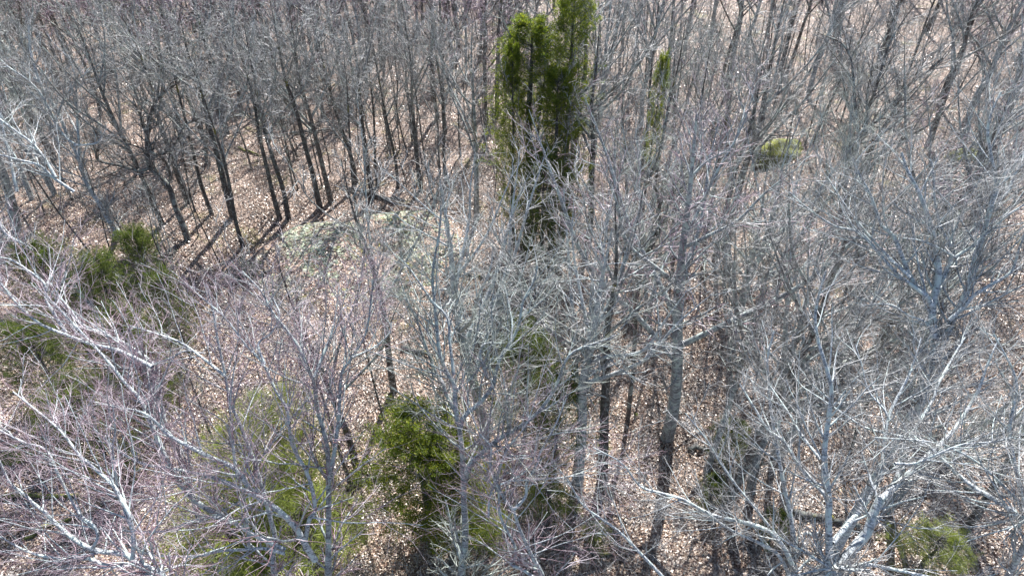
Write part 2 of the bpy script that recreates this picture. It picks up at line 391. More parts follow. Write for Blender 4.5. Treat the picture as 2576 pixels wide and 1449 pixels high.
# ------------------------------------------------------------------ bare trees
def build_tree_meshes(name, limbs, rng, barkm, twigm, dens=1.0, rmin=0.004, blen=(0.9, 2.0), sides=8, tlen=(0.3, 0.8), start=0.15, K=(9, 7, 4), trop=0.10, limbm=None, ns=1, wander=0.13, r1=1.7):
    """limbs: list of (points[Q,3], radii[Q], t0) ; returns trunk mesh, crown mesh"""
    Q = 26
    P0 = np.stack([catmull(p, Q) for p, r, t in limbs]); R0 = np.stack([np.interp(np.linspace(0, 1, Q), np.linspace(0, 1, len(r)), r) for p, r, t in limbs])
    if limbm is None: trunk = tube_mesh(name+"_trunk", [(P0, R0, sides, 0)], [barkm])
    else: trunk = tube_mesh(name+"_trunk", [(P0[:ns], R0[:ns], sides, 0), (P0[ns:], R0[ns:], sides, 1)], [barkm, limbm])
    gA, gB = [], []
    P1s, R1s = [], []
    for (p, r, t), P, R in zip(limbs, P0, R0):
        ln = np.linalg.norm(np.diff(P, axis=0), axis=1).sum()
        k = max(2, int(K[0]*dens*ln*(1-t)/3.2))
        a, b_ = grow(P[None], R[None], k, rng, t0=t, t1=0.99, ang=(28, 60), lfix=blen, Q=8, wander=wander, trop=trop, rf=0.5, rmin=rmin*r1, tip=0.35, taper_len=0.5)
        P1s.append(a); R1s.append(b_)
    P1 = np.concatenate(P1s); R1 = np.concatenate(R1s); R1 = np.minimum(R1, 0.028)
    P2, R2 = grow(P1, R1, max(2, int(K[1]*dens)), rng, t0=0.15, t1=1.0, ang=(25, 52), lf=(0.35, 0.75), Q=6, wander=wander, trop=trop*0.8, rf=0.6, rmin=rmin, taper_len=0.45)
    P3, R3 = grow(P2, R2, K[2], rng, t0=0.15, t1=1.0, ang=(25, 52), lf=(0.4, 0.9), Q=4, wander=wander, trop=trop*0.5, rf=0.65, rmin=rmin*0.75, taper_len=0.4)
    ps, rs = grow(P0[:1], R0[:1], 16, rng, t0=0.12, t1=0.55, ang=(60, 95), lfix=(0.2, 1.3), Q=6, wander=0.25, trop=0.03, rf=0.12, rmin=rmin*1.3, tip=0.5, taper_len=0.1)
    P1 = np.concatenate([P1, np.stack([catmull(q, 8) for q in ps])]); R1 = np.concatenate([R1, rs[:, [0, 1, 1, 2, 3, 4, 5, 5]]])
    crown = tube_mesh(name+"_crown", [(P1, R1, 4, 0), (P2, R2, 3, 1), (P3, R3, 3, 1)], [limbm or barkm, twigm])
    return trunk, crown

def random_limbs(rng, H, r0, fork=0.5, nl=5, lean=0.04, spread=0.42, stems=1):
    limbs = []; stemsl = []
    for s in range(stems):
        az = rng.uniform(0, 6.28); ld = np.array([math.cos(az), math.sin(az), 0])*(lean if stems == 1 else 0.16+lean)
        pts = [np.array([0, 0, -0.15])+ld*0.3*s]
        n = 7; jit = np.cumsum(rng.normal(size=(n, 2)), 0)*0.008*H
        for i in range(1, n):
            f = i/(n-1); q = np.array([0, 0, H*f]) + ld*H*f + np.array([jit[i, 0], jit[i, 1], 0]); pts.append(q)
        r = r0*(1-0.4*s/max(1, stems))*np.array([1.25, 0.98, 0.86, 0.72, 0.52, 0.3, 0.1])
        stemsl.append((np.array(pts), r, fork))
        P = catmull(pts, 40)
        for k in range(nl):
            t = fork*0.85 + (0.92-fork*0.85)*(k+rng.random()*0.7)/nl
            i = int(t*39); p = P[i]; a = rng.uniform(0, 6.28); L = H*(1-t)*rng.uniform(0.65, 1.0)+0.8
            o_ = np.array([math.cos(a), math.sin(a), 0])
            mid = p+o_*L*spread*0.75+np.array([0, 0, L*0.42])+rng.normal(size=3)*0.08
            end = p+o_*L*spread*1.25+np.array([0, 0, L*0.95])+rng.normal(size=3)*0.12
            rr = np.interp(t, np.linspace(0, 1, 7), r)*0.62
            limbs.append((np.array([p, p+(mid-p)*0.45+rng.normal(size=3)*0.04, mid, (mid+end)/2+rng.normal(size=3)*0.06, end]), np.array([rr, rr*0.85, rr*0.65, rr*0.42, 0.006]), 0.12))
    return stemsl+limbs

TEMPL = []
def make_templates():
    spec = [  # H, r0, fork, nl, lean, stems, bark, twig, word
        (10.4, 0.13, 0.50, 8, 0.03, 1, 'dark', 'twig_grey', 'dark trunked'),
        (9.6, 0.10, 0.48, 7, 0.05, 1, 'dark', 'twig_grey', 'slim dark trunked'),
        (11.4, 0.16, 0.42, 10, 0.04, 1, 'brown', 'twig_grey', 'tall brown barked'),
        (10.0, 0.11, 0.42, 8, 0.08, 1, 'brown', 'twig_red', 'reddish twigged'),
        (10.4, 0.12, 0.40, 9, 0.05, 1, 'grey', 'twig_grey', 'pale grey barked'),
        (9.0, 0.09, 0.36, 7, 0.06, 2, 'grey', 'twig_green', 'twin stemmed grey'),
        (10.8, 0.15, 0.46, 9, 0.10, 1, 'dark', 'twig_red', 'leaning dark trunked'),
        (7.4, 0.08, 0.35, 5, 0.05, 2, 'brown', 'twig_green', 'small twin stemmed brown'),
        (11.0, 0.14, 0.36, 11, 0.05, 1, 'grey', 'twig_red', 'broad crowned grey'),
    ]
    for i, (H, r0, fork, nl, lean, st, bk, tw, word) in enumerate(spec):
        rng = np.random.default_rng(100+i)
        lim = random_limbs(rng, H, r0, fork, nl, lean, stems=st)
        t, c = build_tree_meshes("bare_tree", lim, rng, M[bk], M[tw], dens=1.0, rmin=0.0068, blen=(0.6, 1.9), sides=7, K=(8, 6, 3), trop=0.06, limbm=M['limb'], ns=st, wander=0.12, r1=2.0)
        TEMPL.append((t, c, word, H))
make_templates()
SAPL = []
def make_saplings():
    for i, (H, r0, bk) in enumerate([(5.0, 0.03, 'dark'), (6.8, 0.042, 'dark'), (4.0, 0.028, 'brown'), (8.0, 0.05, 'brown')]):
        rng = np.random.default_rng(300+i)
        lim = random_limbs(rng, H, r0, 0.35, 3, 0.07, spread=0.25)
        t, c = build_tree_meshes("sapling", lim, rng, M[bk], M['twig_grey'], dens=1.0, rmin=0.0055, blen=(0.4, 1.2), sides=5, K=(8, 5, 2), limbm=M['limb'], wander=0.18, trop=0.05)
        SAPL.append((t, c, H))
make_saplings()

# ------------------------------------------------------------------ hero trees traced limb by limb
def tile(c, pts):                                          # crop coordinates -> picture coordinates
    ox, oy = {1: (0, 0), 2: (858.7, 0), 3: (1717.3, 0), 4: (0, 482.7), 5: (858.7, 482.7), 6: (1717.3, 482.7), 7: (0, 965.3), 8: (858.7, 965.3), 9: (1717.3, 965.3)}[c]
    return [(ox+x/3.0, oy+y/3.0) for x, y in pts]
def limb(px_pts, Y0, Y1, d0, d1, t0=0.12):
    """pixel polyline, forward distance at both ends, diameters in picture pixels"""
    px = np.array(px_pts, float); s = np.concatenate([[0], np.cumsum(np.linalg.norm(np.diff(px, axis=0), axis=1))]); s /= s[-1]
    P = np.array([at(x, y, Y0+(Y1-Y0)*f) for (x, y), f in zip(px, s)])
    depth = (P-CAM)@FWD
    r = (d0+(d1-d0)*s)*depth/FPX/2
    return P, r, t0
def hero(name, limbs, base, barkm, twigm, label, seed, cat='tree', dens=1.0, base_r=None, rmin=0.0036, blen=(0.6, 1.9), K=(19, 8, 4), trop=0.06):
    rng = np.random.default_rng(seed)
    P0, r0, _ = limbs[0]
    gz = float(surf_z(base[0], base[1])); B = np.array([base[0], base[1], gz-0.15])
    top = P0[0]; d = top-B
    m1 = B+d*0.35+np.array([rng.normal()*0.08, rng.normal()*0.08, 0]); m2 = B+d*0.72
    tr = (np.array([B, m1, m2, top, P0[1]]), np.array([r0[0]*1.7, r0[0]*1.3, r0[0]*1.12, r0[0]*1.02, r0[1]*0.98]), 0.55)
    all_ = [tr]+limbs
    loc = np.array([base[0], base[1], gz])
    all_ = [(p-loc, r, t) for p, r, t in all_]
    t, c = build_tree_meshes(name, all_, rng, barkm, twigm, dens=dens, rmin=rmin, blen=(blen[0], blen[1]*1.35), sides=10, K=K, trop=trop, wander=0.085, r1=2.8)
    ro = root(name, loc); link("trunk", t, ro); link("crown", c, ro)
    return tag(ro, label, cat)
HEROES = []
def hero_trees():
    T = tile
    # A - birch, lower right, several thick white stems
    A = [limb(T(9, [(1130,1460),(1110,1380),(1105,1200),(1100,1000),(1105,880),(1070,600),(1080,400),(1110,200),(1118,0)])+T(6, [(1010,1080),(1010,850),(1080,600)]), 5.6, 8.2, 20, 5, 0.25),
         limb(T(9, [(1095,890),(1070,830),(950,700),(860,590),(770,440),(640,340),(540,180),(430,0)]), 6.3, 8.0, 13, 4),
         limb(T(9, [(1040,570),(900,390),(800,220),(650,0)]), 6.7, 8.0, 8, 3),
         limb(T(9, [(1130,1200),(1230,1080),(1350,940),(1440,800),(1500,650),(1520,450),(1560,230),(1660,30)])+T(6, [(1730,1330),(1800,1100)]), 5.9, 8.6, 15, 4),
         limb(T(9, [(1130,1470),(1210,1340),(1300,1230),(1390,1120),(1440,980),(1500,850)]), 5.6, 6.4, 30, 20, 0.5),
         limb(T(9, [(1490,870),(1600,780),(1720,660),(1870,520),(2020,380),(2120,240),(2230,50)])+T(6, [(2300,1300),(2390,1100)]), 6.35, 8.6, 16, 4),
         limb(T(9, [(1440,980),(1530,860),(1620,700),(1650,520),(1750,350),(1880,130),(1930,0)])+T(6, [(2050,1230),(2130,1100)]), 6.35, 9.0, 14, 4),
         limb(T(9, [(1200,1390),(1400,1365),(1600,1400),(1900,1460),(2200,1480)]), 5.6, 5.2, 11, 4),
         limb(T(9, [(1560,270),(1510,180),(1400,50)])+T(6, [(1350,1300),(1300,1150)]), 7.4, 8.4, 6, 2.5),
         limb(T(9, [(1600,600),(1750,600),(1900,540),(2100,460),(2300,440),(2500,400)]), 6.4, 6.4, 7, 3),
         ]
    hero("birch", A, (at(1130/3+1717, 965+487, 5.6)[0]-0.1, 5.5), M['pale'], M['twig_grey'], 'pale birch at the bottom right, forking low into three thick white limbs', 1, 'birch tree', blen=(0.6, 1.4))
    # B - slimmer grey tree left of the birch
    B = [limb(T(9, [(830,1470),(840,1340),(842,1200),(805,950),(770,800),(725,560),(695,380),(660,150),(650,0)])+T(6, [(640,1250),(690,1050)]), 6.6, 9.4, 14, 4, 0.2),
         limb(T(9, [(825,1360),(760,1230),(650,1110),(450,1040),(290,1010),(160,960),(0,870)])+T(8, [(2400,820),(2250,770),(2120,600),(1900,480)]), 6.7, 8.0, 13, 3),
         limb(T(9, [(810,1450),(720,1290),(600,1210),(420,1130),(300,1060),(170,960)]), 6.6, 7.1, 10, 5),
         limb(T(9, [(650,1070),(540,930),(400,760),(280,590),(180,420),(20,220)]), 6.9, 7.9, 7, 3),
         limb(T(8, [(2440,1470),(2250,1270),(2080,1100),(1830,920),(1730,760),(1640,640)]), 6.8, 8.0, 9, 3)]
    hero("bare_tree", B, (at(2000, 1450, 6.6)[0]-0.1, 6.5), M['pale'], M['twig_grey'], 'slim grey tree beside the birch, long limbs sweeping low to the left', 2, blen=(0.6, 1.4))
    # C - limb tree rooted beyond the right edge
    C = [limb(T(9, [(2640,1090),(2550,1010),(2400,900),(2200,780),(2050,660),(1920,530),(1780,430),(1400,340),(1250,250),(1100,150),(900,20)]), 5.6, 8.5, 14, 3, 0.05),
         limb([(2600,1330),(2560,1200),(2540,1080),(2556,960),(2500,840)], 5.8, 7.5, 12, 4),
         limb([(2600,1300),(2480,1180),(2400,1130),(2330,1110),(2200,1100)], 5.9, 7.0, 8, 3)]
    hero("bare_tree", C, (at(2640, 1449, 5.4)[0]+0.5, 5.0), M['pale'], M['twig_grey'], 'pale tree rooted at the right edge, one limb slanting up leftwards across the birch', 3, blen=(0.6, 1.3))
    # D - large multi-stemmed tree, right
    D = [limb(T(6, [(1900,1380),(1905,1200),(1900,1080),(1880,950),(1890,820),(1930,650),(1920,500),(1870,250),(1780,0)])+T(3, [(1700,1300),(1650,1150)]), 9.6, 12.0, 24, 6, 0.3),
         limb(T(6, [(1880,860),(1840,790),(1720,650),(1600,350),(1500,250),(1420,30)])+T(3, [(1350,1350),(1280,1200)]), 10.2, 12.2, 15, 4),
         limb(T(6, [(1940,700),(2010,560),(2020,420),(1940,250),(1900,50)])+T(3, [(1890,1300),(1870,1200)]), 10.6, 12.2, 10, 4),
         limb(T(6, [(1910,1250),(1980,1100),(2040,950),(2130,780),(2200,560),(2260,350),(2330,100)])+T(3, [(2370,1400),(2330,1200),(2300,1000),(2330,850),(2400,700)]), 9.8, 12.4, 18, 5),
         limb(T(6, [(2010,970),(2120,870),(2200,780),(2330,700),(2480,600),(2530,450),(2580,330)]), 10.0, 10.6, 12, 5),
         limb(T(6, [(2060,490),(2200,400),(2300,310),(2450,180),(2590,90)]), 10.8, 11.0, 8, 4),
         limb(T(6, [(1840,790),(1600,600),(1430,400),(1330,300),(1150,260),(950,130),(800,0)]), 10.2, 12.4, 11, 3),
         limb(T(6, [(1720,650),(1560,500),(1440,370),(1260,150),(1160,0)])+T(3, [(1100,1350)]), 10.4, 12.5, 9, 3),
         limb(T(6, [(2060,500),(1960,440),(1800,370),(1660,350)]), 10.7, 10.5, 6, 3),
         limb(T(6, [(1910,1180),(1850,1000),(1700,930),(1560,850),(1350,860)]), 9.9, 10.8, 7, 3),
         limb(T(6, [(2350,100),(2450,0)])+T(3, [(2480,1380),(2540,1250)]), 11.6, 12.2, 9, 5)]
    hero("bare_tree", D, (at(2350, 950, 9.5)[0]-0.3, 9.3), M['pale'], M['twig_grey'], 'large pale grey tree of many thick limbs behind the birch on the right', 4, 'tree', blen=(0.7, 1.7))
    # E - large tree, lower left of centre
    E = [limb(T(7, [(2480,1480),(2480,1200),(2480,900),(2480,650),(2465,450),(2400,200),(2370,0)])+T(4, [(2350,1380),(2230,1130),(2050,900),(1980,760),(1830,600)]), 7.4, 10.5, 17, 3.5, 0.2),
         limb(T(7, [(2490,700),(2530,470),(2560,200)])+T(5, [(0,1380),(60,1280),(180,1080),(220,850),(240,650)]), 8.2, 10.5, 12, 3),
         limb(T(4, [(2370,1400),(2450,1200),(2520,1000),(2560,700)]), 9.0, 10.5, 8, 3),
         limb(T(5, [(80,1250),(250,1170),(360,1070),(380,980)]), 9.0, 10.2, 6, 3)]
    hero("bare_tree", E, (at(2480/3, 1460, 7.4)[0], 7.3), M['grey'], M['twig_red'], 'upright grey tree left of centre, its straight stem splitting into a purple twigged crown', 5)
    F = [limb(T(7, [(2080,1480),(2060,1300),(2080,1180),(2050,1050),(2000,850),(1940,650),(1880,480),(1800,280),(1740,150),(1710,0)])+T(4, [(1690,1330),(1640,1100),(1610,900),(1560,700)]), 7.2, 10.4, 14, 3.5, 0.3),
         limb(T(7, [(2380,1330),(2320,1240),(2230,1080),(2060,920),(1880,820),(1700,740),(1550,690),(1300,640),(1100,610),(950,540),(860,470),(700,330),(600,230)]), 7.2, 8.6, 17, 3),
         limb(T(7, [(2000,900),(1870,770),(1780,640),(1600,560),(1400,460),(1250,370),(1170,280),(1060,210),(850,170),(650,120)]), 7.7, 8.8, 15, 3),
         limb(T(7, [(2150,1250),(1900,1130),(1780,1050),(1650,1010),(1500,1020),(1240,1110),(1000,1110),(700,1090)]), 7.2, 7.4, 12, 3),
         limb(T(7, [(1700,1020),(1560,940),(1450,860),(1350,740),(1250,550),(1180,400),(1130,280),(1060,120),(950,0)])+T(4, [(850,1320),(700,1150),(560,1000),(400,830)]), 7.4, 10.0, 15, 3.5),
         limb(T(7, [(2300,1250),(2330,1030),(2380,950),(2330,700),(2200,450),(2170,200),(2080,50)])+T(4, [(1990,1300),(1850,1150),(1700,950),(1500,780)]), 7.4, 10.2, 12, 3),
         limb(T(7, [(1880,1250),(1870,1080),(1840,850),(1800,700),(1760,500),(1710,300)]), 7.4, 8.6, 9, 4),
         limb(T(7, [(2150,1280),(1990,1240),(1850,1250),(1660,1260),(1480,1300),(1150,1290),(1000,1220),(900,1110)]), 7.1, 7.4, 9, 3),
         limb(T(7, [(1940,600),(2020,500),(2130,340),(2230,220),(2340,100)]), 8.2, 9.0, 5, 2.5),
         limb(T(4, [(2000,1300),(1950,1150),(2050,1060),(2110,930),(2060,800)]), 9.2, 10.3, 7, 3),
         limb(T(4, [(1700,1390),(1500,1230),(1350,1130),(1150,1060),(980,1010)]), 9.4, 10.4, 8, 3)]
    hero("bare_tree", F, (at(730, 1460, 7.2)[0], 7.0), M['pale'], M['twig_red'], 'wide spreading grey tree at the bottom left of centre over the light green pines', 6)
    # G - bottom left
    G = [limb(T(7, [(1250,1480),(1180,1420),(1090,1370),(1010,1340),(960,1290),(870,1275),(700,1250),(540,1160),(430,1060),(330,960),(250,900),(160,810),(80,760),(0,590),(-60,500)]), 5.6, 7.0, 16, 4, 0.1),
         limb(T(7, [(1000,1320),(1010,1200),(980,1000),(920,880),(850,760),(680,610),(600,540),(480,380),(350,260),(100,60)]), 5.8, 7.8, 12, 3),
         limb(T(7, [(1000,1360),(900,1370),(800,1370),(700,1330),(640,1310),(400,1310),(200,1260),(0,1150)]), 5.8, 6.2, 11, 4),
         limb(T(7, [(890,830),(870,640),(850,480),(870,350),(850,150)]), 6.9, 7.6, 7, 3),
         limb(T(7, [(700,1240),(740,1150),(700,1060),(600,980),(450,700),(350,500),(180,440),(0,350)]), 6.0, 7.4, 8, 4),
         limb(T(7, [(1060,1340),(1100,1210),(1200,1060),(1330,900)]), 5.8, 6.5, 6, 3)]
    hero("bare_tree", G, (at(430, 1470, 5.6)[0], 5.4), M['pale'], M['twig_red'], 'pale tree at the bottom left corner, thick limbs fanning to the left edge', 7)
    # H - left edge slanting limbs
    Hh = [limb(T(4, [(1180,1600),(1170,1430),(1150,1300),(950,1150),(800,1080),(620,1000),(540,900),(460,800),(380,690)]), 9.4, 11.4, 14, 3),
          limb(T(4, [(1150,1320),(900,1200),(700,1150),(500,1080),(330,1010),(240,950),(160,880),(60,760),(-30,650)]), 9.4, 10.8, 11, 4),
          limb(T(4, [(1160,1300),(1300,1250),(1400,1200),(1550,1220)]), 9.6, 10.0, 6, 3),
          limb(T(4, [(500,1070),(400,900),(350,820),(340,700),(250,620),(100,520),(-20,490)]), 10.2, 11.4, 9, 3)]
    hero("bare_tree", Hh, (at(400, 1080, 9.4)[0], 9.3), M['pale'], M['twig_red'], 'grey tree before the dark left evergreens, limbs slanting up to the edge', 8)
    # I - centre lichened tree
    I = [limb(T(8, [(900,1480),(930,1250),(935,1050),(925,900),(920,650),(900,400),(870,230),(790,80),(770,0)])+T(5, [(720,1380),(650,1200),(600,1050),(540,900),(450,760)]), 7.8, 10.8, 20, 4, 0.25),
         limb(T(8, [(935,720),(980,600),(1120,470),(1230,390),(1400,290),(1530,160),(1620,20)])+T(5, [(1680,1300),(1760,1200),(1950,1130),(2100,1070)]), 8.4, 9.6, 15, 3),
         limb(T(8, [(900,330),(930,240),(1060,130),(1150,0)])+T(5, [(1150,1430),(1200,1250),(1280,1130),(1340,1000),(1370,830),(1450,680),(1480,560)]), 8.9, 10.8, 13, 4),
         limb(T(5, [(1280,1130),(1290,1000),(1270,880),(1230,700)]), 9.8, 10.8, 6, 3),
         limb(T(5, [(1100,1400),(1050,1250),(1080,1150),(1200,1140)]), 9.4, 9.8, 8, 4),
         limb(T(8, [(880,300),(860,150),(850,0)])+T(5, [(790,1350),(740,1200),(720,1000),(700,800),(690,600),(740,300),(750,100)]), 9.0, 11.6, 13, 4),
         limb(T(5, [(850,1380),(820,1150),(800,950),(690,830),(600,700),(500,560),(400,470)]), 9.3, 11.0, 9, 3)]
    hero("bare_tree", I, (at(1160, 1460, 7.8)[0], 7.7), M['grey'], M['twig_green'], 'greenish grey lichened tree at the bottom centre with a tall forked stem', 9)
    # J - twisted pale tree right of centre bottom
    J = [limb(T(8, [(1530,1480),(1430,1280),(1340,1080),(1300,960),(1220,850),(1170,750),(1120,600),(1130,480),(1040,370),(990,250)]), 7.4, 8.6, 11, 3),
         limb(T(8, [(1300,950),(1390,850),(1400,740),(1480,600),(1500,520),(1620,300),(1700,100)]), 7.7, 9.0, 9, 3),
         limb(T(8, [(1480,1480),(1370,1400),(1280,1360),(1320,1280),(1290,1180),(1200,1000),(1190,850),(1180,700),(1250,500),(1400,300),(1480,50)]), 7.2, 9.0, 9, 3),
         limb(T(8, [(1200,760),(1350,690),(1450,580),(1400,540),(1240,550)]), 7.9, 8.4, 5, 3),
         limb(T(8, [(1280,730),(1500,720),(1700,700),(1880,640),(1950,560)]), 7.9, 8.4, 5, 2),
         limb(T(8, [(1110,1000),(1120,850),(1180,700),(1250,450),(1290,200),(1310,0)]), 7.8, 9.3, 6, 3)]
    hero("bare_tree", J, (at(1380, 1460, 7.3)[0]+0.2, 7.2), M['pale'], M['twig_red'], 'twisted pale crooked tree at the bottom, right of the lichened centre tree', 10)
    # K - tall dark straight trunk right of centre
    K = [limb(T(8, [(2100,1440),(2130,1100),(2140,700),(2160,300),(2190,0)])+T(5, [(2200,1400),(2220,1000),(2240,700),(2300,500),(2400,300),(2480,50)])+T(2, [(2520,1350)]), 14.8, 17.0, 15, 7, 0.55),
         limb(T(5, [(2240,700),(2220,560),(2150,300),(2080,50)])+T(2, [(2030,1300),(1950,1150)]), 16.2, 17.5, 10, 4),
         limb(T(5, [(2300,500),(2350,350),(2400,200),(2380,0)])+T(2, [(2330,1350),(2400,1150),(2450,900),(2480,700)]), 16.5, 18, 9, 4),
         limb(T(5, [(2220,620),(2080,600),(1950,580),(1850,500)]), 16.3, 16.3, 5, 3),
         limb(T(2, [(2060,1448),(2060,1250),(1960,1060),(1900,1000)]), 17.2, 18, 5, 3)]
    hero("bare_tree", K, (at(1555, 1449, 14.7)[0], 14.4), M['brown'], M['twig_green'], 'tall straight dark trunk right of centre splitting into two pale lichened limbs', 11)
    # L - dark big tree at upper left
    L_ = [limb(T(4, [(1440,460),(1400,300),(1330,130),(1290,0)])+T(1, [(1230,1350),(1130,1260),(1110,1100),(1130,900),(1190,750),(1350,620),(1500,540)]), 25.5, 28, 17, 5, 0.3),
          limb(T(1, [(1130,1270),(1050,1290),(900,1250),(760,1220),(725,1170),(750,1080),(700,950)]), 26.5, 26, 9, 4),
          limb(T(1, [(1150,1150),(1080,950),(1040,830),(960,740),(850,650)]), 27, 28, 9, 3),
          limb(T(1, [(1160,1190),(1300,1120),(1400,950),(1550,880)]), 26.5, 26.5, 6, 3),
          limb(T(1, [(1300,1350),(1230,1200),(1060,1120),(880,1050)]), 26.5, 25.5, 6, 3)]
    hero("bare_tree", L_, (ground_hit(482, 640)[0], ground_hit(482, 640)[1]), M['brown'], M['twig_grey'], 'thick dark crooked tree left of the rock outcrop with a bent side limb', 12, rmin=0.007)
    # M - pale tree upper left
    M_ = [limb(T(4, [(830,230),(760,100),(690,0)])+T(1, [(640,1350),(590,1180),(520,1050),(440,850),(340,700),(280,560),(230,380),(220,200)]), 24.5, 27.5, 12, 4, 0.2),
          limb(T(1, [(600,1180),(590,1000),(580,800),(570,600),(520,420)]), 25.2, 27, 7, 3),
          limb(T(1, [(520,1050),(450,980),(400,880),(300,700),(200,600),(50,500)]), 25.4, 25.5, 6, 3),
          limb(T(1, [(590,1100),(500,1040),(380,880),(320,760)]), 25, 26, 5, 3),
          limb(T(1, [(560,1100),(700,1090),(750,1075)]), 25, 25, 5, 4),
          limb(T(1, [(440,860),(500,720),(620,580),(790,460)]), 26, 27, 5, 2)]
    hero("bare_tree", M_, (ground_hit(292, 575)[0], ground_hit(292, 575)[1]), M['pale'], M['twig_grey'], 'bluish white barked tree at the upper left, its stem bending left as it rises', 13, rmin=0.007)
    N_ = [limb(T(4, [(500,640),(220,420),(0,250)])+T(1, [(-60,1200)]), 18, 20, 8, 4),
          limb(T(1, [(560,1448),(400,1340),(300,1250),(150,1210),(0,1170)]), 19.5, 19.5, 8, 4),
          limb(T(1, [(420,1340),(340,1200),(240,1080),(120,990),(0,900),(-80,820)]), 19.5, 21, 8, 3),
          limb(T(1, [(130,1448),(90,1260),(40,1050),(0,850)]), 20, 21.5, 8, 4)]
    hero("bare_tree", N_, (at(560/3+60, 560, 18)[0], 17.2), M['pale'], M['twig_grey'], 'pale limbed tree at the left edge above the dark evergreens', 14, rmin=0.005)
    # O - leaning trunk on the right, dark
    O_ = [limb(T(6, [(740,620),(800,500),(880,340),(960,240),(1050,100)])+T(3, [(1200,1400),(1300,1150),(1370,1000),(1480,900),(1600,760),(1720,620),(1850,540),(1960,440)]), 22, 25, 13, 6, 0.45),
          limb(T(3, [(1370,1000),(1390,850),(1440,720),(1490,560),(1560,330),(1700,100)]), 23.5, 25.5, 10, 4),
          limb(T(3, [(1310,900),(1290,650),(1270,450),(1200,330),(1100,280)]), 23.6, 25.5, 8, 4)]
    hero("bare_tree", O_, (ground_hit(1960, 700)[0], ground_hit(1960, 700)[1]), M['brown'], M['twig_grey'], 'dark trunk leaning right between the moss boulder and the pale tree', 15, rmin=0.007)
hero_trees()

# ------------------------------------------------------------------ evergreens
def foliage_mesh(name, twigs, rng, mat, per=3, size=(0.03, 0.07), jitter=0.05, flat=0.5, thin=0.5):
    P, R = twigs; N = len(P); t = rng.random((N, per)); p, r, T = interp(P, R, t)
    p = p.reshape(-1, 3)+rng.normal(size=(N*per, 3))*jitter; T = T.reshape(-1, 3); n = len(p)
    a = norm(T+rng.normal(size=(n, 3))*0.6); nrm = norm(np.array([[0, 0, 1.0]])*flat+rng.normal(size=(n, 3))*0.5)
    b_ = norm(np.cross(nrm, a)); s = rng.uniform(*size, n)[:, None]
    V = np.stack([p-a*s*0.3, p+b_*s*thin, p+a*s*1.2, p-b_*s*thin], 1).reshape(-1, 3)
    i = np.arange(n)*4
    F = np.stack([i, i+1, i+2, i+3], 1)
    tint = np.repeat(np.clip(np.repeat(rng.random(N), per)*0.6+rng.random(n)*0.4, 0, 1), 4)
    return new_mesh(name, V, F4=F, mats=[mat], smooth_shade=False, attrs={"tint": tint})
def evergreen(kind, H, rad, seed, bare=0.25, mat='cedar', nb=70, dens=1.0, gap=-0.8, expo=0.75):
    rng = np.random.default_rng(seed)
    tp = np.array([[0, 0, -0.15], [0.03, 0, H*0.3], [-0.04, 0.03, H*0.6], [0.02, 0.0, H*0.85], [0, 0, H]])
    r0 = 0.014*H+0.02; TR = np.array([r0*1.3, r0, r0*0.7, r0*0.35, 0.008])
    P = catmull(tp, 24)[None]; R = np.interp(np.linspace(0, 1, 24), np.linspace(0, 1, 5), TR)[None]
    t = bare+(1-bare)*np.sort(rng.random(nb))**0.9; keep = rng.random(nb) < 1.0
    # clumps: leave out whole sectors so the outline is uneven
    az = rng.uniform(0, 6.28, nb)
    g1 = np.sin(az*2+t*9+seed)+np.sin(az*3-t*14+seed*2)
    keep = g1 > gap
    t, az = t[keep], az[keep]; n = len(t)
    f = (t-bare)/(1-bare)
    L = rad*(np.clip(1.12-f, 0, 1)**expo*(0.75+0.5*rng.random(n)))*(0.55+0.45*np.clip(f*4, 0, 1)) + 0.12
    p, r, _ = interp(P, R, t[None]); p = p[0]
    d = np.stack([np.cos(az), np.sin(az), np.full(n, 0.25) if kind == 'cedar' else np.full(n, 0.12)], 1); d = norm(d)
    pts = [p]
    for q in range(6):
        d = norm(d+rng.normal(size=d.shape)*0.10+np.array([0, 0, 0.10 if kind == 'cedar' else 0.04])); p = p+d*(L/6)[:, None]; pts.append(p)
    P1 = np.stack(pts, 1); R1 = np.full((n, 7), 0.014)*np.linspace(1, 0.3, 7)[None]
    P2, R2 = grow(P1, R1, int(7*dens), rng, t0=0.25, t1=1.0, ang=(30, 65), lfix=(0.25, 0.5), Q=4, wander=0.12, trop=0.06, rf=0.5, rmin=0.003)
    P3, R3 = grow(P2, R2, 4, rng, t0=0.15, t1=1.0, ang=(25, 65), lfix=(0.16, 0.34), Q=3, wander=0.1, trop=0.05, rf=0.5, rmin=0.0025)
    trunk = tube_mesh(kind+"_trunk", [(P, R, 8, 0), (P1, R1, 4, 0)], [M['dark']])
    if kind == 'pine': fol = foliage_mesh(kind+"_crown", (P3, R3), rng, M[mat], per=9, size=(0.05, 0.10), jitter=0.05, thin=0.05, flat=0.2)
    else: fol = foliage_mesh(kind+"_crown", (P3, R3), rng, M[mat], per=8, size=(0.025, 0.06), jitter=0.05, thin=0.28, flat=0.3)
    return trunk, fol
EV = {'cedar_a': evergreen('cedar', 9.4, 2.3, 21, 0.12, 'cedar', 260, gap=-0.75, expo=0.95), 'cedar_b': evergreen('cedar', 10.4, 1.7, 22, 0.3, 'cedar', 240, gap=-0.9, expo=0.6),
      'cedar_c': evergreen('cedar', 6.0, 2.1, 23, 0.08, 'cedar', 210, gap=-1.0), 'dark': evergreen('cedar', 7.0, 3.4, 24, 0.06, 'cedar_dark', 340, gap=-1.2),
      'pine_a': evergreen('pine', 4.2, 1.9, 25, 0.05, 'pine', 170), 'pine_b': evergreen('pine', 2.4, 1.1, 26, 0.05, 'pine', 70), 'small': evergreen('cedar', 2.6, 1.1, 27, 0.05, 'cedar_dark', 60)}
